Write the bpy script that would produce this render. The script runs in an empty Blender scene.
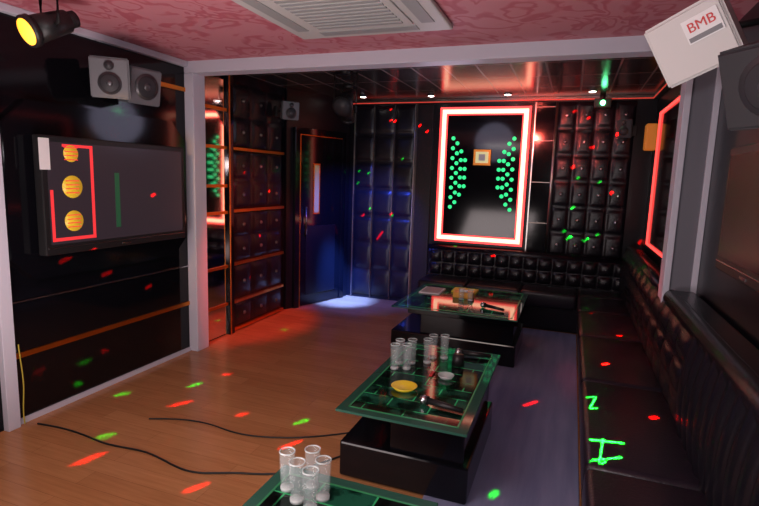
import bpy, bmesh, math, random
from mathutils import Vector, Matrix
random.seed(4)
S=bpy.context.scene
# ---------------- materials ----------------
def mat(name,col=(.5,.5,.5),rough=.5,metal=0,emi=None,es=0,trans=0,ior=1.45,coat=0,bump=0,bscale=50,spec=.5,alpha=1):
    m=bpy.data.materials.new(name);m.use_nodes=True
    nt=m.node_tree;b=nt.nodes['Principled BSDF']
    b.inputs['Base Color'].default_value=(*col,1);b.inputs['Roughness'].default_value=rough
    b.inputs['Metallic'].default_value=metal;b.inputs['IOR'].default_value=ior
    b.inputs['Transmission Weight'].default_value=trans;b.inputs['Coat Weight'].default_value=coat
    b.inputs['Specular IOR Level'].default_value=spec;b.inputs['Alpha'].default_value=alpha
    if emi: b.inputs['Emission Color'].default_value=(*emi,1);b.inputs['Emission Strength'].default_value=es
    if bump:
        n=nt.nodes.new('ShaderNodeTexNoise');n.inputs['Scale'].default_value=bscale;n.inputs['Detail'].default_value=4
        tc=nt.nodes.new('ShaderNodeTexCoord');nt.links.new(tc.outputs['Object'],n.inputs['Vector'])
        bp=nt.nodes.new('ShaderNodeBump');bp.inputs['Strength'].default_value=bump;bp.inputs['Distance'].default_value=.01
        nt.links.new(n.outputs[0],bp.inputs['Height']);nt.links.new(bp.outputs[0],b.inputs['Normal'])
    return m
def N(m,t,**k):
    n=m.node_tree.nodes.new(t)
    for a,v in k.items():
        if a in n.inputs: n.inputs[a].default_value=v
        else: setattr(n,a,v)
    return n
def L(m,a,b): m.node_tree.links.new(a,b)
def ramp(m,src,stops):
    r=m.node_tree.nodes.new('ShaderNodeValToRGB');e=r.color_ramp.elements
    while len(e)<len(stops): e.new(.5)
    for i,(p,c) in enumerate(stops): e[i].position=p;e[i].color=(*c,1)
    L(m,src,r.inputs[0]);return r.outputs[0]
def bsdf(m): return m.node_tree.nodes['Principled BSDF']

M={}
M['leather']=mat('black_leather',(.008,.007,.011),.27,bump=.12,bscale=120,spec=.45)
M['leather_seat']=mat('dark_leather_seat',(.016,.012,.019),.30,bump=.22,bscale=90)
M['gloss']=mat('black_lacquer',(.004,.004,.006),.09,spec=.42)
M['satin']=mat('black_satin',(.006,.006,.009),.30,spec=.35)
M['plastic']=mat('black_plastic',(.012,.012,.013),.4)
M['gold']=mat('gold_trim',(.75,.25,.04),.38,1)
M['silver']=mat('silver_metal',(.6,.6,.62),.25,1)
M['chrome']=mat('chrome_strip',(.75,.7,.66),.28,1)
M['dsilver']=mat('dark_bronze_metal',(.22,.18,.16),.3,1)
M['white']=mat('white_paint',(.60,.60,.69),.5)
M['acw']=mat('ac_plastic',(.56,.56,.54),.45)
M['acg']=mat('ac_grille',(.33,.34,.34),.5)
M['grey']=mat('grey_panel',(.16,.16,.19),.5)
M['mirror']=mat('dark_mirror',(.7,.56,.54),.06,1)
M['glass']=mat('clear_glass',(.7,.82,.82),.04,alpha=.11,spec=1)
M['glassrim']=mat('glass_rim',(.8,.88,.88),.05,alpha=.45,spec=1)
M['gedge']=mat('tempered_glass_edge',(.025,.085,.06),.06)
M['spk']=mat('speaker_silver',(.15,.155,.17),.4)
M['spkw']=mat('speaker_white',(.60,.585,.57),.45)
M['cone']=mat('speaker_cone',(.03,.03,.035),.55)
M['conel']=mat('speaker_ring',(.12,.12,.13),.35,.6)
M['yellow']=mat('yellow_plastic',(.85,.65,.03),.35)
M['orange']=mat('orange_box',(.8,.35,.03),.4)
M['paper']=mat('paper',(.8,.8,.8),.6)
M['cable']=mat('cable_rubber',(.01,.01,.01),.5)
M['cabley']=mat('cable_yellow',(.5,.4,.05),.5)
M['e_white']=mat('frame_glow',(.9,.7,.6),.5,emi=(1,.55,.32),es=2.7)
M['e_red']=mat('red_glow',(.9,.05,.05),.5,emi=(1,.05,.05),es=2.6)
M['e_red2']=mat('red_neon',(.9,.05,.05),.5,emi=(1,.06,.05),es=2.2)
M['e_redlow']=mat('red_led_strip',(.5,.03,.03),.5,emi=(1,.08,.05),es=.45)
M['e_green']=mat('green_led',(.05,.8,.3),.5,emi=(.03,.8,.26),es=1.1)
M['e_down']=mat('downlight_glow',(1,1,1),.5,emi=(1,.9,.85),es=14)
M['e_greenL']=mat('green_laser_glow',(0,1,.2),.5,emi=(.12,1,.35),es=22)
M['e_amber']=mat('amber_lens',(1,.6,.1),.4,emi=(1,.42,.03),es=2.2)
M['e_orange']=mat('sconce_shade',(.8,.3,.05),.6,emi=(1,.3,.04),es=.2)
M['e_blue']=mat('blue_led',(.1,.2,1),.5,emi=(.1,.2,1),es=6)
M['e_tvred']=mat('tv_red',(.5,.02,.02),.3,emi=(1,.05,.06),es=.7)
M['e_tvyel']=mat('tv_yellow',(.5,.4,.02),.3,emi=(.9,.45,.03),es=.45)
M['e_tvgrn']=mat('tv_green',(.02,.05,.04),.3,emi=(.03,.25,.08),es=.18)
M['tvscr']=mat('tv_screen',(.014,.012,.015),.2,emi=(.16,.10,.13),es=.15,spec=.35)
M['tvscr_off']=mat('tv_screen_off',(.006,.006,.012),.25,spec=.2)
M['pic']=mat('picture_print',(.6,.6,.3),.5,emi=(.9,.8,.4),es=.5)
M['badge']=mat('label_red',(.6,.03,.03),.5)
M['baffle']=mat('door_glass',(.3,.25,.15),.2,emi=(1,.6,.25),es=.12)

# wood floor
m=mat('wood_floor',rough=.25);M['wood']=m
tc=N(m,'ShaderNodeTexCoord')
br=N(m,'ShaderNodeTexBrick');br.offset=.43
for k,v in {'Scale':1,'Brick Width':1.2,'Row Height':.125,'Mortar Size':.0012,'Bias':0}.items(): br.inputs[k].default_value=v
br.inputs['Color1'].default_value=(.40,.18,.072,1);br.inputs['Color2'].default_value=(.47,.22,.092,1);br.inputs['Mortar'].default_value=(.24,.10,.04,1)
L(m,tc.outputs['Object'],br.inputs[0])
mp2=N(m,'ShaderNodeMapping');mp2.inputs['Scale'].default_value=(1.2,18,1);L(m,tc.outputs['Object'],mp2.inputs[0])
nz=N(m,'ShaderNodeTexNoise',Scale=3.0,Detail=6.0);L(m,mp2.outputs[0],nz.inputs[0])
mx=N(m,'ShaderNodeMixRGB',blend_type='MULTIPLY');mx.inputs[0].default_value=.4
L(m,br.outputs[0],mx.inputs[1]);L(m,ramp(m,nz.outputs[0],[(.3,(.6,.55,.5)),(.7,(1.1,1.1,1.1))]),mx.inputs[2])
L(m,mx.outputs[0],bsdf(m).inputs['Base Color'])
# carpet
m=mat('grey_blue_carpet',rough=.9,bump=.6,bscale=250);M['carpet']=m
nz=N(m,'ShaderNodeTexNoise',Scale=9.0,Detail=5.0);L(m,ramp(m,nz.outputs[0],[(.3,(.16,.18,.32)),(.7,(.25,.27,.44))]),bsdf(m).inputs['Base Color'])
# floral ceiling
m=mat('floral_wallpaper',rough=.6);M['ceil']=m
tc=N(m,'ShaderNodeTexCoord');nz=N(m,'ShaderNodeTexNoise',Scale=2.2,Detail=2.0);nz.inputs['Distortion'].default_value=1.5
L(m,tc.outputs['Object'],nz.inputs[0])
v=N(m,'ShaderNodeTexVoronoi',Scale=3.6);v.feature='SMOOTH_F1'
ad=N(m,'ShaderNodeMixRGB',blend_type='ADD');ad.inputs[0].default_value=.6;L(m,tc.outputs['Object'],ad.inputs[1]);L(m,nz.outputs['Color'],ad.inputs[2])
L(m,ad.outputs[0],v.inputs['Vector'])
ml=N(m,'ShaderNodeMath',operation='MULTIPLY');ml.inputs[1].default_value=24;L(m,v.outputs['Distance'],ml.inputs[0])
sn=N(m,'ShaderNodeMath',operation='SINE');L(m,ml.outputs[0],sn.inputs[0])
L(m,ramp(m,sn.outputs[0],[(.0,(.60,.24,.28)),(.5,(.55,.17,.21)),(.95,(.50,.125,.165))]),bsdf(m).inputs['Base Color'])
# back ceiling dark tiles
m=mat('dark_mirror_ceiling',rough=.20,spec=.35);M['ceilb']=m
tc=N(m,'ShaderNodeTexCoord');br=N(m,'ShaderNodeTexBrick');br.offset=0
for k,vv in {'Scale':1,'Brick Width':.30,'Row Height':.6,'Mortar Size':.009}.items(): br.inputs[k].default_value=vv
br.inputs['Color1'].default_value=(.010,.010,.012,1);br.inputs['Color2'].default_value=(.04,.036,.036,1);br.inputs['Mortar'].default_value=(.20,.17,.16,1)
L(m,tc.outputs['Object'],br.inputs[0]);L(m,br.outputs[0],bsdf(m).inputs['Base Color'])
# glitter black
m=mat('glitter_black',rough=.3);M['glit']=m
v=N(m,'ShaderNodeTexVoronoi',Scale=70.0);tc=N(m,'ShaderNodeTexCoord');L(m,tc.outputs['Object'],v.inputs['Vector'])
L(m,ramp(m,v.outputs['Distance'],[(.08,(.45,.1,.12)),(.2,(.012,.01,.012))]),bsdf(m).inputs['Base Color'])
# table pattern
m=mat('printed_glass_inlay',rough=.07);M['inlay']=m
tc=N(m,'ShaderNodeTexCoord');br=N(m,'ShaderNodeTexBrick');br.offset=.5
for k,vv in {'Scale':1,'Brick Width':.22,'Row Height':.12,'Mortar Size':.004,'Bias':-.2}.items(): br.inputs[k].default_value=vv
br.inputs['Color1'].default_value=(.004,.006,.005,1);br.inputs['Color2'].default_value=(.010,.075,.042,1);br.inputs['Mortar'].default_value=(.03,.28,.10,1)
L(m,tc.outputs['Object'],br.inputs[0])
nz=N(m,'ShaderNodeTexNoise',Scale=9.0,Detail=3.0);L(m,tc.outputs['Object'],nz.inputs[0])
mx=N(m,'ShaderNodeMixRGB',blend_type='MULTIPLY');mx.inputs[0].default_value=1
L(m,br.outputs[0],mx.inputs[1]);L(m,ramp(m,nz.outputs[0],[(.46,(.15,.15,.15)),(.56,(1,1,1))]),mx.inputs[2])
L(m,mx.outputs[0],bsdf(m).inputs['Base Color']);L(m,mx.outputs[0],bsdf(m).inputs['Emission Color']);bsdf(m).inputs['Emission Strength'].default_value=.25
M['gline']=mat('green_printed_line',(.03,.16,.07),.2,emi=(.05,.5,.15),es=.08)

# ---------------- builder ----------------
class MB:
    def __init__(s,name): s.name=name;s.bm=bmesh.new();s.mats=[]
    def mi(s,k):
        if k not in s.mats: s.mats.append(k)
        return s.mats.index(k)
    def merge(s,t,k,smooth=False,mx=None):
        if mx is not None: bmesh.ops.transform(t,matrix=mx,verts=t.verts)
        i=s.mi(k)
        for f in t.faces: f.material_index=i;f.smooth=smooth
        me=bpy.data.meshes.new('t');t.to_mesh(me);s.bm.from_mesh(me);bpy.data.meshes.remove(me);t.free()
    def box(s,a,b,k,bev=0,mx=None,smooth=False,seg=2):
        t=bmesh.new();bmesh.ops.create_cube(t,size=1)
        a=Vector(a);b=Vector(b);c=(a+b)/2;d=b-a
        for v in t.verts: v.co=Vector((v.co.x*d.x+c.x,v.co.y*d.y+c.y,v.co.z*d.z+c.z))
        if bev: bmesh.ops.bevel(t,geom=t.edges[:],offset=bev,segments=seg,affect='EDGES',profile=.5)
        s.merge(t,k,smooth or seg>2,mx)
    def cyl(s,p1,p2,r1,k,r2=None,seg=24,smooth=True,mx=None):
        p1=Vector(p1);p2=Vector(p2);d=p2-p1;t=bmesh.new()
        bmesh.ops.create_cone(t,cap_ends=True,segments=seg,radius1=r1,radius2=r1 if r2 is None else r2,depth=d.length)
        M4=Matrix.Translation((p1+p2)/2)@d.to_track_quat('Z','Y').to_matrix().to_4x4()
        bmesh.ops.transform(t,matrix=M4,verts=t.verts);s.merge(t,k,smooth,mx)
    def sph(s,c,r,k,sc=(1,1,1),seg=16,mx=None):
        t=bmesh.new();bmesh.ops.create_uvsphere(t,u_segments=seg,v_segments=max(6,seg//2),radius=r)
        for v in t.verts: v.co=Vector((v.co.x*sc[0]+c[0],v.co.y*sc[1]+c[1],v.co.z*sc[2]+c[2]))
        s.merge(t,k,True,mx)
    def lathe(s,prof,k,seg=24,mx=None):
        t=bmesh.new();rows=[]
        for r,z in prof: rows.append([t.verts.new((r*math.cos(2*math.pi*i/seg),r*math.sin(2*math.pi*i/seg),z)) for i in range(seg)] if r>1e-6 else [t.verts.new((0,0,z))])
        for A,B in zip(rows,rows[1:]):
            for i in range(seg):
                j=(i+1)%seg
                if len(A)==1 and len(B)==1: continue
                if len(A)==1: t.faces.new((A[0],B[i],B[j]))
                elif len(B)==1: t.faces.new((A[i],A[j],B[0]))
                else: t.faces.new((A[i],A[j],B[j],B[i]))
        bmesh.ops.recalc_face_normals(t,faces=t.faces);s.merge(t,k,True,mx)
    def prism(s,poly,h,k,mx=None,bev=0):
        t=bmesh.new();A=[t.verts.new((x,y,0)) for x,y in poly];B=[t.verts.new((x,y,h)) for x,y in poly]
        t.faces.new(A[::-1]);t.faces.new(B)
        for i in range(len(A)):
            j=(i+1)%len(A);t.faces.new((A[i],A[j],B[j],B[i]))
        if bev: bmesh.ops.bevel(t,geom=t.edges[:],offset=bev,segments=2,affect='EDGES')
        s.merge(t,k,False,mx)
    def grid(s,fn,nu,nv,k,smooth=True):
        t=bmesh.new();g=[[t.verts.new(fn(i/nu,j/nv)) for j in range(nv+1)] for i in range(nu+1)]
        for i in range(nu):
            for j in range(nv): t.faces.new((g[i][j],g[i+1][j],g[i+1][j+1],g[i][j+1]))
        s.merge(t,k,smooth)
    def tube(s,pts,r,k,seg=8):
        pts=[Vector(p) for p in pts];t=bmesh.new();rows=[]
        for i,p in enumerate(pts):
            d=(pts[min(i+1,len(pts)-1)]-pts[max(i-1,0)]).normalized();q=d.to_track_quat('Z','Y')
            rows.append([t.verts.new(p+q@Vector((r*math.cos(a*2*math.pi/seg),r*math.sin(a*2*math.pi/seg),0))) for a in range(seg)])
        for A,B in zip(rows,rows[1:]):
            for i in range(seg): t.faces.new((A[i],A[(i+1)%seg],B[(i+1)%seg],B[i]))
        t.faces.new(rows[0][::-1]);t.faces.new(rows[-1]);s.merge(t,k,True)
    def done(s,loc=None):
        me=bpy.data.meshes.new(s.name);s.bm.to_mesh(me);s.bm.free()
        for k in s.mats: me.materials.append(M[k])
        o=bpy.data.objects.new(s.name,me);S.collection.objects.link(o)
        if loc is not None:
            o.location=loc;me.transform(Matrix.Translation(-Vector(loc)))
        return o
def tuft(mb,o,u,v,n,w,h,nx,ny,d,k,button=None,br=.012,sub=10,ex=.28):
    o=Vector(o);u=Vector(u);v=Vector(v);n=Vector(n)
    def fn(a,b):
        x=a*nx%1;y=b*ny%1
        if a==1:x=0
        if b==1:y=0
        p=(abs(math.sin(math.pi*x))**ex)*(abs(math.sin(math.pi*y))**ex)
        return o+u*(a*w)+v*(b*h)+n*(d*p)
    mb.grid(fn,nx*sub,ny*sub,k)
    if button:
        for i in range(nx):
            for j in range(ny):
                c=o+u*((i+.5)*w/nx)+v*((j+.5)*h/ny)+n*(d*1.0)
                mb.sph(c,br,button,seg=10)

# ---------------- room ----------------
XL,XR,YP,YB=-3.32,.82,3.85,6.7
ZC,ZB,ZCB=2.66,2.56,2.72
Y0=-2.2
b=MB('floor');b.box((XL-1.0,Y0,-.1),(XR+.15,YB+.15,0),'wood');b.done()
b=MB('carpet_runner');b.box((-.62,Y0+.1,.0),(.17,6.1,.012),'carpet',.004);b.done()
b=MB('ceiling');b.box((XL-.1,Y0,ZC),(XR+.15,YP+.05,ZC+.1),'ceil');b.done()
b=MB('ceiling_back');b.box((XL-.1,YP+.15,ZCB),(XR+.15,YB+.15,ZCB+.1),'ceilb');b.done()
b=MB('wall_back');b.box((XL-.15,YB,0),(XR+.15,YB+.12,ZCB),'satin');b.done()
b=MB('wall_right');b.box((XR,Y0,0),(XR+.12,YB,ZCB),'satin');b.done()
b=MB('wall_left')
b.box((XL-.12,Y0,0),(XL,YP+.02,ZC),'gloss')
b.box((XL-.12,YP+.02,0),(XL,YB,ZCB),'gloss')
b.done()
b=MB('wall_front');b.box((XL-.12,Y0-.12,0),(XR+.15,Y0,ZC),'satin');b.done()
# beam and posts
b=MB('trim_1');b.box((XL,YP,ZB),(XR,YP+.16,ZC+.08),'white',.006)
b.box((XL,YP,0),(XL+.10,YP+.16,ZB),'white',.006);b.done()
b=MB('trim_2')
b.box((.62,YP,.0),(.66,YP+.16,ZB),'white',.004);b.box((.66,YP+.02,0),(.785,YP+.14,ZB),'grey');b.box((.785,YP,.0),(XR,YP+.16,ZB),'white',.004)
b.done()
b=MB('trim_3');b.box((XL,2.11,0),(XL+.05,2.19,ZC),'white',.004);b.done()
b=MB('baseboard_left');b.box((XL,2.19,0),(XL+.018,YP,.035),'white');b.done()
b=MB('trim_4')  # cornice
b.box((XL,Y0,ZC-.05),(XL+.05,YP,ZC),'white',.006);b.done()
b=MB('trim_5')  # back cornice with dim red led strip
b.box((-2.9,YB-.06,ZCB-.05),(XR,YB,ZCB),'dsilver',.004);b.box((-2.9,YB-.066,ZCB-.046),(XR,YB-.058,ZCB-.034),'e_redlow')
b.box((XR-.05,YP+.16,ZCB-.05),(XR,YB-.06,ZCB),'dsilver',.004);b.box((XR-.056,YP+.16,ZCB-.046),(XR-.048,YB-.06,ZCB-.034),'e_redlow')
b.done()
# gold strips on left wall, front bay
b=MB('gold_wall_strips')
for z,y0 in ((.45,2.19),(.82,2.19),(2.40,3.35)):
    b.box((XL,y0,z),(XL+.015,YP,z+(.035 if z!=.82 else .008)),'gold' if z!=.82 else 'silver')
b.done()
# TV surround (chamfered black frame)
b=MB('television_surround')
def oct(y0,y1,z0,z1,c): return [(y0+c,z0),(y1-c,z0),(y1,z0+c),(y1,z1-c),(y1-c,z1),(y0+c,z1),(y0,z1-c),(y0,z0+c)]
mx=Matrix(((0,0,1,XL),(1,0,0,0),(0,1,0,0),(0,0,0,1)))
b.prism(oct(2.2,3.8,.95,2.12,.16),.045,'gloss',mx,.006)
b.done()
def tv(name,x,y0,y1,z0,z1,nx,content):
    b=MB(name);s=nx
    xs=sorted((x,x+.07*s));b.box((xs[0],y0,z0),(xs[1],y1,z1),'plastic',.008)
    f=x+.07*s
    def bx(ya,yb,za,zb,d,k,off=0):
        xx=sorted((f+off*s,f+(off+d)*s));b.box((xx[0],ya,za),(xx[1],yb,zb),k)
    bx(y0+.04,y1-.04,z0+.07,z1-.04,.002,'tvscr' if content else 'tvscr_off')
    bx(y0+.02,y1-.02,z0+.045,z0+.05,.004,'silver')
    bx((y0+y1)/2-.04,(y0+y1)/2+.04,z0+.018,z0+.03,.004,'silver')
    xx=sorted((x,x-.035*s));b.box((xx[0],(y0+y1)/2-.2,(z0+z1)/2-.15),(xx[1],(y0+y1)/2+.2,(z0+z1)/2+.15),'plastic')
    if content:
        a0,a1,c0,c1=y0+.05,y0+.38,z0+.09,z1-.05
        for q in ((a0,a1,c0,c0+.022),(a1-.022,a1,c0,c1),(a0+.1,a1,c1-.018,c1),(a0,a0+.02,c0,c1-.3)): bx(*q,.002,'e_tvred',.002)
        for zz,rr in ((z1-.11,.055),((z0+z1)/2+.06,.075),(z0+.22,.07)):
            cx=f+.004*s
            b.cyl((cx,a0+.16,zz),(cx+.002*s,a0+.16,zz),rr,'e_tvyel')
            for dz in (-.04,-.013,.013,.04): b.box((min(cx,cx+.003*s),a0+.11,zz+dz-.003),(max(cx,cx+.003*s),a0+.21,zz+dz+.003),'e_tvred')
        bx(a1+.18,a1+.22,z0+.15,z0+.55,.002,'e_tvgrn',.002)
        bx(y0-.01,y0+.06,z1-.22,z1-.02,.004,'paper')
    return b.done()
tv('flat_screen_television',XL+.08,2.36,3.66,1.12,1.90,1,True)
tv('flat_screen_television',.78,2.1,3.02,1.30,1.90,-1,False)

# ---- left back bay ----
b=MB('mirror_panel');b.box((XL,4.03,0.02),(XL+.02,4.42,2.6),'mirror')
for z in (.32,.72,1.28,1.55,1.93,2.3): b.box((XL+.02,4.03,z),(XL+.03,4.42,z+.03),'gold')
b.box((XL,4.42,0),(XL+.05,4.5,ZCB),'gloss',.004);b.box((XL+.05,4.425,0),(XL+.056,4.44,ZCB),'gold');b.done()
b=MB('padded_leather_panel')
zs=[0.02,.32,.73,1.29,1.93,2.6]
for z0,z1 in zip(zs,zs[1:]):
    tuft(b,(XL+.01,4.52,z0+.03),(0,1,0),(0,0,1),(1,0,0),.98,z1-z0-.03,3,1 if z1-z0<.5 else 2,.03,'leather','dsilver',.02)
    b.box((XL,4.5,z0),(XL+.045,5.5,z0+.03),'gold')
b.done()
# door, set diagonally in corner
dA=Vector((XL+.02,5.60,0));dB=Vector((-2.93,YB-.04,0));dd=(dB-dA);W=dd.length;ux=dd.normalized();nx_=Vector((ux.y,-ux.x,0))
mxd=Matrix(((ux.x,nx_.x,0,dA.x),(ux.y,nx_.y,0,dA.y),(0,0,1,0),(0,0,0,1)))
b=MB('wall_corner');b.box((0,-.04,0),(W,-.002,ZCB),'satin',mx=mxd);b.done()
b=MB('door_1')
b.box((.10,0,0),(.18,.05,2.25),'gloss',.004,mx=mxd);b.box((W-.2,0,0),(W-.12,.05,2.25),'gloss',.004,mx=mxd);b.box((.10,0,2.2),(W-.12,.05,2.28),'gloss',.004,mx=mxd)
b.box((.175,.05,0),(.185,.055,2.2),'gold',mx=mxd);b.box((.18,.05,2.19),(W-.2,.055,2.2),'gold',mx=mxd)
b.box((.19,.005,.01),(W-.21,.035,2.19),'gloss',.006,mx=mxd)
b.box((.30,.035,.15),(W-.30,.045,1.05),'satin',.004,mx=mxd)
b.box((W*.5-.15,.036,1.2),(W*.5-.03,.04,1.85),'gold',mx=mxd);b.box((W*.5-.13,.04,1.22),(W*.5-.05,.043,1.83),'baffle',mx=mxd)
b.cyl((.27,.07,.95),(.27,.07,1.3),.012,'dsilver',mx=mxd);b.cyl((.27,.03,1),(.27,.07,1),.01,'silver',mx=mxd);b.cyl((.27,.03,1.25),(.27,.07,1.25),.01,'silver',mx=mxd)
b.done()

# ---- back wall ----
b=MB('padded_leather_panel')
tuft(b,(-2.86,YB-.01,.05),(1,0,0),(0,0,1),(0,-1,0),.86,2.6,3,7,.03,'leather')
for i in range(4): b.box((-2.87+i*.287,YB-.035,.02),(-2.860+i*.287,YB,2.66),'chrome' if i in (0,3) else 'dsilver')
b.done()
b=MB('glitter_wall_strip');b.box((-1.97,YB-.03,.0),(-1.76,YB,2.66),'glit',.003);b.box((-1.985,YB-.04,0),(-1.97,YB,2.66),'dsilver');b.done()
b=MB('padded_leather_panel')
tuft(b,(-.23,YB-.01,.80),(1,0,0),(0,0,1),(0,-1,0),.84,1.86,4,6,.03,'leather','silver',.024)
b.done()
b=MB('chrome_wall_columns')
b.box((-.50,YB-.03,.84),(-.488,YB,2.66),'chrome');b.cyl((-.25,YB-.03,.84),(-.25,YB-.03,2.66),.013,'chrome')
b.box((-.488,YB-.015,.84),(-.25,YB,2.66),'gloss')
for z in (1.2,1.7,2.2,2.6): b.box((-.488,YB-.022,z),(-.25,YB-.01,z+.012),'dsilver')
b.done()
# illuminated frame
def lightpanel(name,mx,w,h,red):
    b=MB(name)
    b.box((0,0,0),(w,.05,h),'gloss',mx=mx)
    fw=.045 if red else .08
    def ring(o,i,t0,t1,k):
        b.box((o,t0,o),(w-o,t1,i),k,mx=mx);b.box((o,t0,h-i),(w-o,t1,h-o),k,mx=mx)
        b.box((o,t0,i),(i,t1,h-i),k,mx=mx);b.box((w-i,t0,i),(w-o,t1,h-i),k,mx=mx)
    if not red: ring(0,.028,.05,.075,'e_red')
    ring(.028,fw,.05,.068,'e_red2' if red else 'e_white')
    if not red: ring(fw,fw+.016,.05,.075,'e_red')
    if not red:
        for sgn in (0,1):
            for ci,(rows,off) in enumerate(((8,.18),(7,.235),(6,.29),(4,.345))):
                for r in range(rows):
                    z=h*.52+(r-(rows-1)/2)*(.125 if ci<2 else .11);x=off if sgn==0 else w-off
                    b.cyl((x,.05,z),(x,.058,z),.025,'e_green',seg=14,mx=mx)
        b.box((w/2-.11,.05,h*.58),(w/2+.11,.07,h*.58+.2),'gold',.004,mx=mx)
        b.box((w/2-.08,.07,h*.58+.03),(w/2+.08,.074,h*.58+.17),'pic',mx=mx)
        b.box((w/2-.04,.074,h*.58+.06),(w/2+.04,.077,h*.58+.14),'paper',mx=mx)
    return b.done()
lightpanel('led_light_frame',Matrix(((1,0,0,-1.66),(0,-1,0,YB),(0,0,1,.90),(0,0,0,1))),1.12,1.71,False)
lightpanel('led_light_frame',Matrix(((0,-1,0,XR),(1,0,0,4.65),(0,0,1,1.08),(0,0,0,1))),1.3,1.38,True)

# downlights
for x,y in ((-2.6,6.3),(-1.72,6.35),(-.80,6.38),(.12,6.3)):
    b=MB('recessed_downlight');b.cyl((x,y,ZCB-.012),(x,y,ZCB),.05,'silver');b.cyl((x,y,ZCB-.014),(x,y,ZCB-.011),.035,'e_down');b.done()
# wall sconce
b=MB('wall_sconce');b.box((.68,6.22,2.08),(.80,6.36,2.36),'e_orange',.02);b.box((.78,6.25,2.15),(.82,6.32,2.3),'gold');b.done()

# ---- AC cassette ----
b=MB('ceiling_air_conditioner')
x0,x1,y0,y1=-1.84,-.78,2.20,3.34;z=ZC
b.box((x0,y0,z-.03),(x1,y1,z),'acw',.012)
b.box((x0+.2,y0+.2,z-.04),(x1-.2,y1-.2,z-.03),'acw',.005)
for i in range(12): 
    yy=y0+.24+i*.056;b.box((x0+.25,yy,z-.045),(x1-.25,yy+.03,z-.04),'acg')
for xa,xb,ya,yb in ((x0+.2,x1-.2,y0+.07,y0+.15),(x0+.2,x1-.2,y1-.15,y1-.07),(x0+.07,x0+.15,y0+.2,y1-.2),(x1-.15,x1-.07,y0+.2,y1-.2)):
    b.box((xa,ya,z-.034),(xb,yb,z-.03),'acg')
b.done()

# ---- speakers ----
def frame_mx(loc,fwd,up=(0,0,1),roll=0):
    f=Vector(fwd).normalized();r=Vector(up).cross(f).normalized();u=f.cross(r)
    m=Matrix((( r.x,-f.x,u.x,loc[0]),(r.y,-f.y,u.y,loc[1]),(r.z,-f.z,u.z,loc[2]),(0,0,0,1)))
    return m@Matrix.Rotation(roll,4,'Y')
def speaker(name,loc,fwd,w,h,d,body,two=True,roll=0,bracket=None,label=False,grille=None,b=None,fin=True):
    b=b or MB(name);mx=frame_mx(loc,fwd,roll=roll)   # local: x right (seen from front), -y front, z up
    mxp=mx@Matrix(((1,0,0,0),(0,1,0,0),(0,0,1,-h/2),(0,0,0,1)))
    b.prism([(-w/2,-d/2),(w/2,-d/2),(w*.36,d/2),(-w*.36,d/2)],h,body,mxp,.008)
    b.box((-w*.46,-d/2-.008,-h*.46),(w*.46,-d/2,h*.46),grille or body,.003,mx=mx)
    def drv(x,z,r):
        f=-d/2-.008
        b.cyl((x,f,z),(x,f-.008,z),r,'conel',mx=mx);b.cyl((x,f-.006,z),(x,f-.012,z),r*.85,'cone',r2=r*.75,mx=mx);b.sph((x,f-.010,z),r*.3,'conel',(1,.5,1),mx=mx)
    if grille: pass
    elif two:
        drv(0,-h*.13,min(w,h)*.30);drv(0,h*.30,min(w,h)*.13)
    else: drv(0,0,min(w,h)*.36)
    if bracket is not None:
        c=mx@Vector((0,d/2,0));b.tube([c,(c+Vector(bracket))/2,bracket],.015,'plastic');bb=Vector(bracket);b.box(bb-Vector((.03,.04,.06)),bb+Vector((.03,.04,.06)),'plastic',.005)
    if not fin: return b
    o=b.done()
    if label:
        tb=MB('label');tb.box((-w*.02,-d/2-.014,-h*.02),(w*.42,-d/2-.009,h*.34),'paper',mx=mx);tb.box((w*.0,-d/2-.016,0),(w*.40,-d/2-.013,h*.07),'spk',mx=mx);lo=tb.done();lo.parent=o
        cu=bpy.data.curves.new('label_text','FONT');cu.body='BMB';cu.size=.052;cu.extrude=.001;cu.align_x='CENTER'
        t=bpy.data.objects.new('label_text',cu);S.collection.objects.link(t);cu.materials.append(M['badge'])
        t.matrix_world=mx@Matrix.Translation((w*.20,-d/2-.016,h*.14))@Matrix.Rotation(math.pi/2,4,'X');t.parent=o
    return o
bb_=speaker('loudspeaker',(-3.10,2.87,2.33),(.62,-.76,-.14),.25,.27,.2,'spk',bracket=(XL+.03,2.95,2.36),fin=False)
speaker('loudspeaker',(-3.12,3.12,2.32),(.97,-.2,-.14),.26,.26,.2,'spk',two=False,bracket=(XL+.03,3.12,2.34),b=bb_)
speaker('loudspeaker',(.44,2.52,2.31),(-.45,-1,-.45),.29,.26,.24,'spkw',roll=math.radians(-22),bracket=(.78,2.7,2.42),label=True,grille='spkw')
speaker('loudspeaker',(.62,1.98,2.05),(-.8,-.6,-.35),.34,.26,.22,'cone',two=False,bracket=(.78,2.1,2.1))
speaker('loudspeaker',(-3.1,5.30,2.42),(.75,-.66,-.12),.2,.2,.16,'spk',bracket=(XL+.03,5.35,2.42))
speaker('loudspeaker',(.50,6.5,2.33),(-.3,-1,-.1),.17,.2,.15,'cone',bracket=(.6,YB-.04,2.32))

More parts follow.
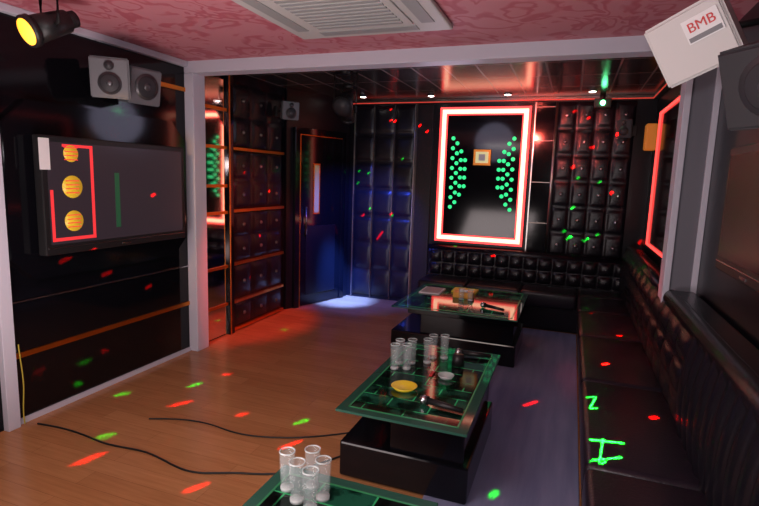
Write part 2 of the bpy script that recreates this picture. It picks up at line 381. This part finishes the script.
# ---- stage lights ----
def stage_light(name,loc,fwd,r,l,lens,zc):
    b=MB(name);mx=frame_mx(loc,fwd)
    b.cyl((0,l/2,0),(0,-l/2,0),r*.8,'plastic',r2=r,mx=mx)
    b.cyl((0,-l/2,0),(0,-l/2-.03,0),r*1.12,'plastic',mx=mx)
    b.cyl((0,-l/2-.03,0),(0,-l/2-.036,0),r*.9,lens,mx=mx)
    b.cyl((0,l/2,0),(0,l/2+.05,0),r*.6,'plastic',mx=mx)
    R0=mx@Vector((r*1.25,0,0));R1=mx@Vector((-r*1.25,0,0));T=Vector((loc[0],loc[1],zc))
    b.tube([mx@Vector((r*.9,0,0)),R0,(R0.x,R0.y,zc-.03),(R1.x,R1.y,zc-.03),R1,mx@Vector((-r*.9,0,0))],.012,'plastic')
    b.cyl((T.x,T.y,zc-.04),(T.x,T.y,zc),.05,'plastic')
    return b.done()
stage_light('stage_spotlight',(-2.74,2.14,2.46),(-.20,-.85,-.45),.075,.2,'e_amber',ZC)
stage_light('stage_spotlight',(-2.15,4.75,2.42),(.1,-.8,-.5),.09,.18,'cone',ZCB)
stage_light('stage_spotlight',(-2.45,5.5,2.42),(-.3,.6,-.8),.07,.16,'e_blue',ZCB)
b=MB('laser_projector');b.box((.15,6.46,2.56),(.33,6.62,2.66),'plastic',.006);b.cyl((.24,6.58,2.66),(.24,6.58,2.72),.03,'plastic');b.cyl((.24,6.46,2.61),(.24,6.44,2.61),.026,'e_greenL');b.done()

# ---- tables ----
def table(name,x0,x1,y0,y1,zt=.52):
    b=MB(name)
    b.box((x0,y0,zt-.014),(x1,y1,zt),'gedge',.003)
    b.box((x0+.06,y0+.06,zt),(x1-.06,y1-.06,zt+.002),'inlay')
    for q in ((x0+.05,y0+.05,x0+.058,y1-.05),(x1-.058,y0+.05,x1-.05,y1-.05),(x0+.05,y0+.05,x1-.05,y0+.058),(x0+.05,y1-.058,x1-.05,y1-.05)):
        b.box((q[0],q[1],zt),(q[2],q[3],zt+.003),'gline')
    b.box((x0+.12,y0+.14,zt-.09),(x1-.05,y1-.08,zt-.014),'gloss',.006)
    b.box((x0+.22,y0+.25,.2),(x1-.05,y1-.12,zt-.09),'gloss',.006)
    b.box((x0-.07,y0+.22,0.013),(x1-.02,y1-.10,.22),'gloss',.012)
    return b.done(((x0+x1)/2,(y0+y1)/2,0))
table('coffee_table',-1.05,-.37,2.28,3.50)
table('coffee_table',-1.50,-.35,4.46,5.64)
table('coffee_table',-1.02,-.37,.42,1.73)

# ---- glasses ----
def glass(x,y,z=.523,h=.15,r=.032):
    b=MB('drinking_glass')
    mx=Matrix.Translation((x,y,z))
    b.lathe([(0,0),(r*.82,0),(r,h),(r-.003,h),(r*.82-.004,.012),(0,.012)],'glass',20,mx)
    b.lathe([(r+.0005,h-.003),(r+.0005,h+.001),(r-.0035,h+.001),(r-.0035,h-.003)],'glassrim',20,mx)
    b.lathe([(0,.001),(r*.83,.001),(r*.85,.014),(0,.014)],'glassrim',20,mx)
    b.done((x,y,z))
for x,y in ((-.92,1.58),(-.84,1.63),(-.77,1.58),(-.85,1.53),(-.78,1.50)): glass(x,y,h=.155,r=.03)
for x,y in ((-.95,2.93),(-.88,2.96),(-.95,3.03),(-.88,3.07),(-.78,3.22),(-.71,3.25),(-.79,3.12)): glass(x,y,h=.16,r=.03)
for x,y in ((-.95,5.0),(-.86,5.0)): glass(x,y,h=.11)
# ---- table things ----
def dish(name,x,y,k,r=.075,z=.523):
    b=MB(name);b.lathe([(0,0),(r*.7,0),(r,.022),(r*.93,.022),(r*.65,.008),(0,.008)],k,28,Matrix.Translation((x,y,z)));b.done((x,y,z))
dish('ashtray',-.80,2.66,'yellow');dish('ashtray',-.62,2.92,'glassrim',.05)
b=MB('cigarette_lighter');b.box((-.72,2.90,.523),(-.70,2.97,.535),'badge',.003);b.box((-.72,2.97,.523),(-.70,2.985,.535),'silver',.002);b.done()
def mic(x,y,a,z=.523):
    b=MB('microphone');mx=Matrix.Translation((x,y,z+.026))@Matrix.Rotation(a,4,'Z')
    b.cyl((-.13,0,-.008),(.06,0,0),.012,'plastic',r2=.018,mx=mx);b.sph((.085,0,0),.026,'silver',mx=mx);b.cyl((.06,0,0),(.07,0,0),.024,'plastic',mx=mx);b.done()
mic(-.56,2.50,math.radians(172));mic(-.55,3.36,math.radians(190))
mic(-.62,4.75,math.radians(160))
b=MB('tissue_box');b.box((-1.05,5.06,.522),(-.85,5.18,.58),'orange',.006);b.box((-.99,5.10,.58),(-.91,5.14,.60),'paper',.004);b.done()
b=MB('song_menu');b.box((-1.42,5.1,.522),(-1.2,5.4,.534),'paper',.002);b.box((-1.40,5.12,.534),(-1.22,5.38,.536),'acg');b.done()
b=MB('tray');b.box((-1.12,5.3,.522),(-.86,5.5,.54),'yellow',.006);b.done()
b=MB('dice_cup')
b.lathe([(0,0),(.04,0),(.035,.07),(0,.07)],'plastic',20,Matrix.Translation((-.60,3.17,.523)));b.done()

# ---- sofa ----
b=MB('corner_sofa')
xf=.15
b.box((xf+.03,.2,0.001),(.80,6.15,.30),'leather',.01)
b.box((-1.72,6.15,0.001),(.80,YB-.05,.30),'leather',.01)
ys=[.2,1.25,2.35,3.45,4.5,5.4,6.12]
for a,c in zip(ys,ys[1:]): b.box((xf,a+.004,.28),(.64,c-.004,.46),'leather_seat',.035,seg=4,smooth=True)
xs=[-1.72,-1.12,-.48,.15]
for a,c in zip(xs,xs[1:]): b.box((a+.004,6.08,.28),(c-.004,6.52,.46),'leather_seat',.035,seg=4,smooth=True)
b.box((xf+.004,6.12,.28),(.70,6.55,.46),'leather_seat',.035,seg=4,smooth=True)
b.box((-1.72,6.54,.3),(.80,YB-.06,.80),'leather',.02)
tuft(b,(-1.70,6.545,.47),(1,0,0),(0,0,1),(0,-1,0),2.4,.32,14,2,.04,'leather','silver',.007,ex=.45)
b.cyl((-1.72,6.6,.80),(.72,6.6,.80),.055,'leather')
def prof(t):
    x=.63-.03*math.sin(t*math.pi*.9)+.03*t**2;z=.44+.54*t
    return x,z
def backsec(y0,y1,nc,rib):
    def fn(a,bb):
        x,z=prof(bb);c=abs(math.sin(math.pi*a*nc))**.5
        if not rib: c*=abs(math.sin(math.pi*bb*3))**.5
        return Vector((x-c*(.03),y0+(y1-y0)*a,z))
    b.grid(fn,nc*8,24,'leather')
    b.box((.66,y0,.3),(.80,y1,.98),'leather')
backsec(2.9,6.55,12,False);backsec(.2,2.9,22,True)
b.cyl((.68,.2,.97),(.68,3.80,.97),.06,'leather');b.box((.68,.2,.9),(.80,3.8,1.03),'leather',.01)
b.cyl((.68,3.80,.97),(.68,6.55,.97),.05,'leather')
b.done()

# ---- cables ----
def cable(name,pts,r,k):
    cu=bpy.data.curves.new(name,'CURVE');cu.dimensions='3D';sp=cu.splines.new('NURBS');sp.points.add(len(pts)-1)
    for p,q in zip(sp.points,pts): p.co=(*q,1)
    sp.use_endpoint_u=True;sp.order_u=4;cu.bevel_depth=r;cu.bevel_resolution=3
    cu.materials.append(M[k]);o=bpy.data.objects.new(name,cu);S.collection.objects.link(o)
cable('microphone_cable',[(-3.2,2.25,.01),(-2.9,2.3,.008),(-2.6,2.2,.008),(-2.3,2.3,.008),(-1.9,2.15,.008),(-1.7,2.3,.008),(-1.4,2.35,.008),(-1.25,2.6,.008),(-1.13,2.8,.01)],.006,'cable')
cable('microphone_cable',[(-2.6,2.6,.008),(-2.3,2.75,.008),(-2.0,2.65,.008),(-1.7,2.7,.008),(-1.4,2.85,.008),(-1.13,3.1,.008)],.005,'cable')
cable('power_cable',[(-3.29,2.22,.55),(-3.29,2.23,.4),(-3.28,2.24,.25),(-3.28,2.21,.1),(-3.28,2.22,.006)],.004,'cabley')

# ---------------- lights ----------------
def light(t,name,loc,en,col,tgt=None,**k):
    l=bpy.data.lights.new(name,t);l.energy=en;l.color=col
    for a,v in k.items(): setattr(l,a,v)
    o=bpy.data.objects.new(name,l);S.collection.objects.link(o);o.location=loc
    if tgt is not None: o.rotation_euler=(Vector(tgt)-Vector(loc)).to_track_quat('-Z','Y').to_euler()
    return o
light('POINT','camera_flash',(-.05,-.05,1.85),60,(1,.95,.97),shadow_soft_size=.05)
light('AREA','ambient_fill',(-1.5,.3,2.55),44,(1,.87,.8),(-1.5,.3,0),size=1.2)  # added soft fill for the ambient level, not a fixture of the room
light('AREA','bounce_fill',(-1.6,.8,.6),58,(1,.84,.84),(-1.6,1.8,2.6),size=1.6)  # added upward fill standing in for floor bounce onto the ceiling
light('SPOT','blue_spot',(-2.5,5.6,2.33),5200,(.06,.18,1),(-2.86,6.42,0),spot_size=math.radians(24),spot_blend=.9,shadow_soft_size=.03)
light('SPOT','blue_wash',(-2.2,5.0,2.3),520,(.05,.10,1),(-2.75,6.6,.7),spot_size=math.radians(62),spot_blend=.8,shadow_soft_size=.05)
light('SPOT','red_spot',(-1.0,4.6,2.5),380,(1,.05,.04),(-3.3,4.9,.8),spot_size=math.radians(45),spot_blend=.5)
light('SPOT','red_wash',(-1.5,4.4,2.5),140,(1,.06,.05),(.6,4.6,.6),spot_size=math.radians(40),spot_blend=.7)
light('SPOT','red_back',(-.6,4.6,2.4),120,(1,.10,.07),(-.3,6.7,2.4),spot_size=math.radians(50),spot_blend=.8)
light('SPOT','amber_spot',(-2.6,2.0,2.35),30,(1,.45,.1),(-3.3,3.6,1.5),spot_size=math.radians(40),spot_blend=.7)
light('POINT','back_fill',(-1.2,5.0,2.3),9,(.75,.7,1),shadow_soft_size=.3)

# laser projector patterns: real projected beams (gobo on a spot lamp)
def laser(name,src,axis,segs,col,en,w):
    src=Vector(src);f=(Vector(axis)-src).normalized();r=f.cross(Vector((0,0,1))).normalized();u=r.cross(f)
    o=light('SPOT',name,src,en,col,axis,spot_size=math.radians(150),spot_blend=0,shadow_soft_size=0)
    l=o.data;l.use_nodes=True;nt=l.node_tree;nt.nodes.clear()
    def nn(t,op=None):
        n=nt.nodes.new(t)
        if op: n.operation=op
        return n
    g=nn('ShaderNodeNewGeometry')
    def dot(v):
        d=nn('ShaderNodeVectorMath','DOT_PRODUCT');nt.links.new(g.outputs['Normal'],d.inputs[0]);d.inputs[1].default_value=v;return d.outputs['Value']
    dz=dot(f)
    def div(a):
        d=nn('ShaderNodeMath','DIVIDE');nt.links.new(a,d.inputs[0]);nt.links.new(dz,d.inputs[1]);return d.outputs[0]
    c=nn('ShaderNodeCombineXYZ');nt.links.new(div(dot(r)),c.inputs[0]);nt.links.new(div(dot(u)),c.inputs[1])
    last=None
    def uv(p):
        d=Vector(p)-src;z=d.dot(f);return Vector((d.dot(r)/z,d.dot(u)/z,0))
    for a,b2 in segs:
        A=uv(a);B=uv(b2);ba=B-A
        s1=nn('ShaderNodeVectorMath','SUBTRACT');nt.links.new(c.outputs[0],s1.inputs[0]);s1.inputs[1].default_value=A
        d1=nn('ShaderNodeVectorMath','DOT_PRODUCT');nt.links.new(s1.outputs[0],d1.inputs[0]);d1.inputs[1].default_value=ba/max(ba.length_squared,1e-9)
        cl=nn('ShaderNodeClamp');nt.links.new(d1.outputs['Value'],cl.inputs[0])
        sc=nn('ShaderNodeVectorMath','SCALE');sc.inputs[0].default_value=ba;nt.links.new(cl.outputs[0],sc.inputs['Scale'])
        s2=nn('ShaderNodeVectorMath','SUBTRACT');nt.links.new(s1.outputs[0],s2.inputs[0]);nt.links.new(sc.outputs[0],s2.inputs[1])
        ln=nn('ShaderNodeVectorMath','LENGTH');nt.links.new(s2.outputs[0],ln.inputs[0])
        if last is None: last=ln.outputs['Value']
        else:
            mn=nn('ShaderNodeMath','MINIMUM');nt.links.new(last,mn.inputs[0]);nt.links.new(ln.outputs['Value'],mn.inputs[1]);last=mn.outputs[0]
    mr=nn('ShaderNodeMapRange');nt.links.new(last,mr.inputs[0]);mr.inputs[1].default_value=w;mr.inputs[2].default_value=w*.3;mr.inputs[3].default_value=0;mr.inputs[4].default_value=1
    e=nn('ShaderNodeEmission');e.inputs[0].default_value=(*col,1);nt.links.new(mr.outputs[0],e.inputs[1])
    ou=nn('ShaderNodeOutputLight');nt.links.new(e.outputs[0],ou.inputs[0])
def fl(a,b,c,d,z=0):
    mx_,my=(a+c)/2,(b+d)/2;k=.55 if z==0 else 1
    return ((mx_+(a-mx_)*k,my+(b-my)*k,z),(mx_+(c-mx_)*k,my+(d-my)*k,z))
P1=(.24,6.40,2.56);AX=(-1.2,2.4,0)
laser('laser_red_floor',P1,AX,[fl(-2.56,1.99,-2.53,2.17),fl(-2.63,2.81,-2.53,2.97),fl(-1.59,2.62,-1.51,2.78),fl(-1.81,2.06,-1.76,2.14),fl(-.24,3.85,-.10,4.05),fl(-2.63,3.48,-2.62,3.52),fl(-2.08,2.91,-2.07,2.94)],(1,.02,.02),11000,.0055)
laser('laser_green_floor',P1,AX,[fl(-2.69,2.26,-2.68,2.35),fl(-2.73,3.16,-2.71,3.26),fl(-1.66,2.96,-1.62,3.04),fl(-2.88,4.77,-2.85,4.85),fl(-.28,2.63,-.26,2.67),fl(-3.10,2.82,-3.09,2.86)],(.03,1,.12),10000,.006)
seat=[fl(*q,z=.46) for q in ((.17,3.14,.23,3.17),(.23,3.17,.19,2.99),(.19,2.99,.23,3.01),(.17,2.39,.31,2.48),(.18,2.60,.33,2.63),(.24,2.63,.21,2.36),(.21,2.36,.24,2.41))]
laser('laser_green_seat',P1,AX,seat,(.05,1,.1),26000,.0012)
laser('laser_red_seat',P1,AX,[((x,yy,.46),(x+.03,yy+.02,.46)) for x,yy in ((.3,3.8),(.45,4.6),(.25,5.3),(.5,3.0))],(1,.04,.03),40000,.004)
laser('laser_red_wall',P1,AX,[((-3.28,y1,z1),(-3.28,y2,z2)) for y1,z1,y2,z2 in ((2.54,1.05,2.60,1.07),(2.96,.91,3.02,.92),(3.38,.73,3.42,.74),(3.18,1.46,3.2,1.47),(5.0,1.0,5.03,1.02),(4.8,.55,4.83,.57),(4.7,1.7,4.71,1.71),(5.2,1.5,5.21,1.51))],(1,.05,.03),70000,.0045)
AX2=(-1.0,6.7,1.6)
def rnd(n,sd):
    R=random.Random(sd);return [((x,6.66,z),(x+.02,6.66,z+.015)) for x,z in ((R.choice((R.uniform(-2.85,-1.8),R.uniform(-.5,.6))),R.uniform(.95,2.6)) for _ in range(n))]
W2=[((a,6.66,b_),(c,6.66,d)) for a,b_,c,d in ((-2.48,.86,-2.41,.96),(-.86,.67,-.84,.68),(.75,1.06,.77,1.09))]+rnd(13,3)
laser('laser_red_back',(-1.2,4.2,2.5),AX2,W2,(1,.04,.03),60000,.0065)
W3=[((a,6.66,b_),(c,6.66,d)) for a,b_,c,d in ((.16,1.03,.22,1.06),(-.03,1.04,.03,1.07),(-1.38,.79,-1.36,.80))]+rnd(11,8)
laser('laser_green_back',(-1.2,4.2,2.5),AX2,W3,(.05,1,.15),36000,.0055)

w=bpy.data.worlds.new('World');S.world=w;w.use_nodes=True;w.node_tree.nodes['Background'].inputs[0].default_value=(.5,.45,.5,1);w.node_tree.nodes['Background'].inputs[1].default_value=.1
# ---------------- camera ----------------
f=515.8;y,p,r=map(math.radians,(20.132,-8.325,1.893))
F=Vector((-math.sin(y)*math.cos(p),math.cos(y)*math.cos(p),math.sin(p)));Rt=Vector((math.cos(y),math.sin(y),0));U=Rt.cross(F)
R2=Rt*math.cos(r)+U*math.sin(r);U2=-Rt*math.sin(r)+U*math.cos(r)
cam=bpy.data.cameras.new('camera');cam.sensor_width=36;cam.lens=f/759*36;cam.clip_start=.05
co=bpy.data.objects.new('camera',cam);S.collection.objects.link(co)
co.matrix_world=Matrix(((R2.x,U2.x,-F.x,0),(R2.y,U2.y,-F.y,0),(R2.z,U2.z,-F.z,1.7),(0,0,0,1)))
S.camera=co
S.view_settings.view_transform='Standard'
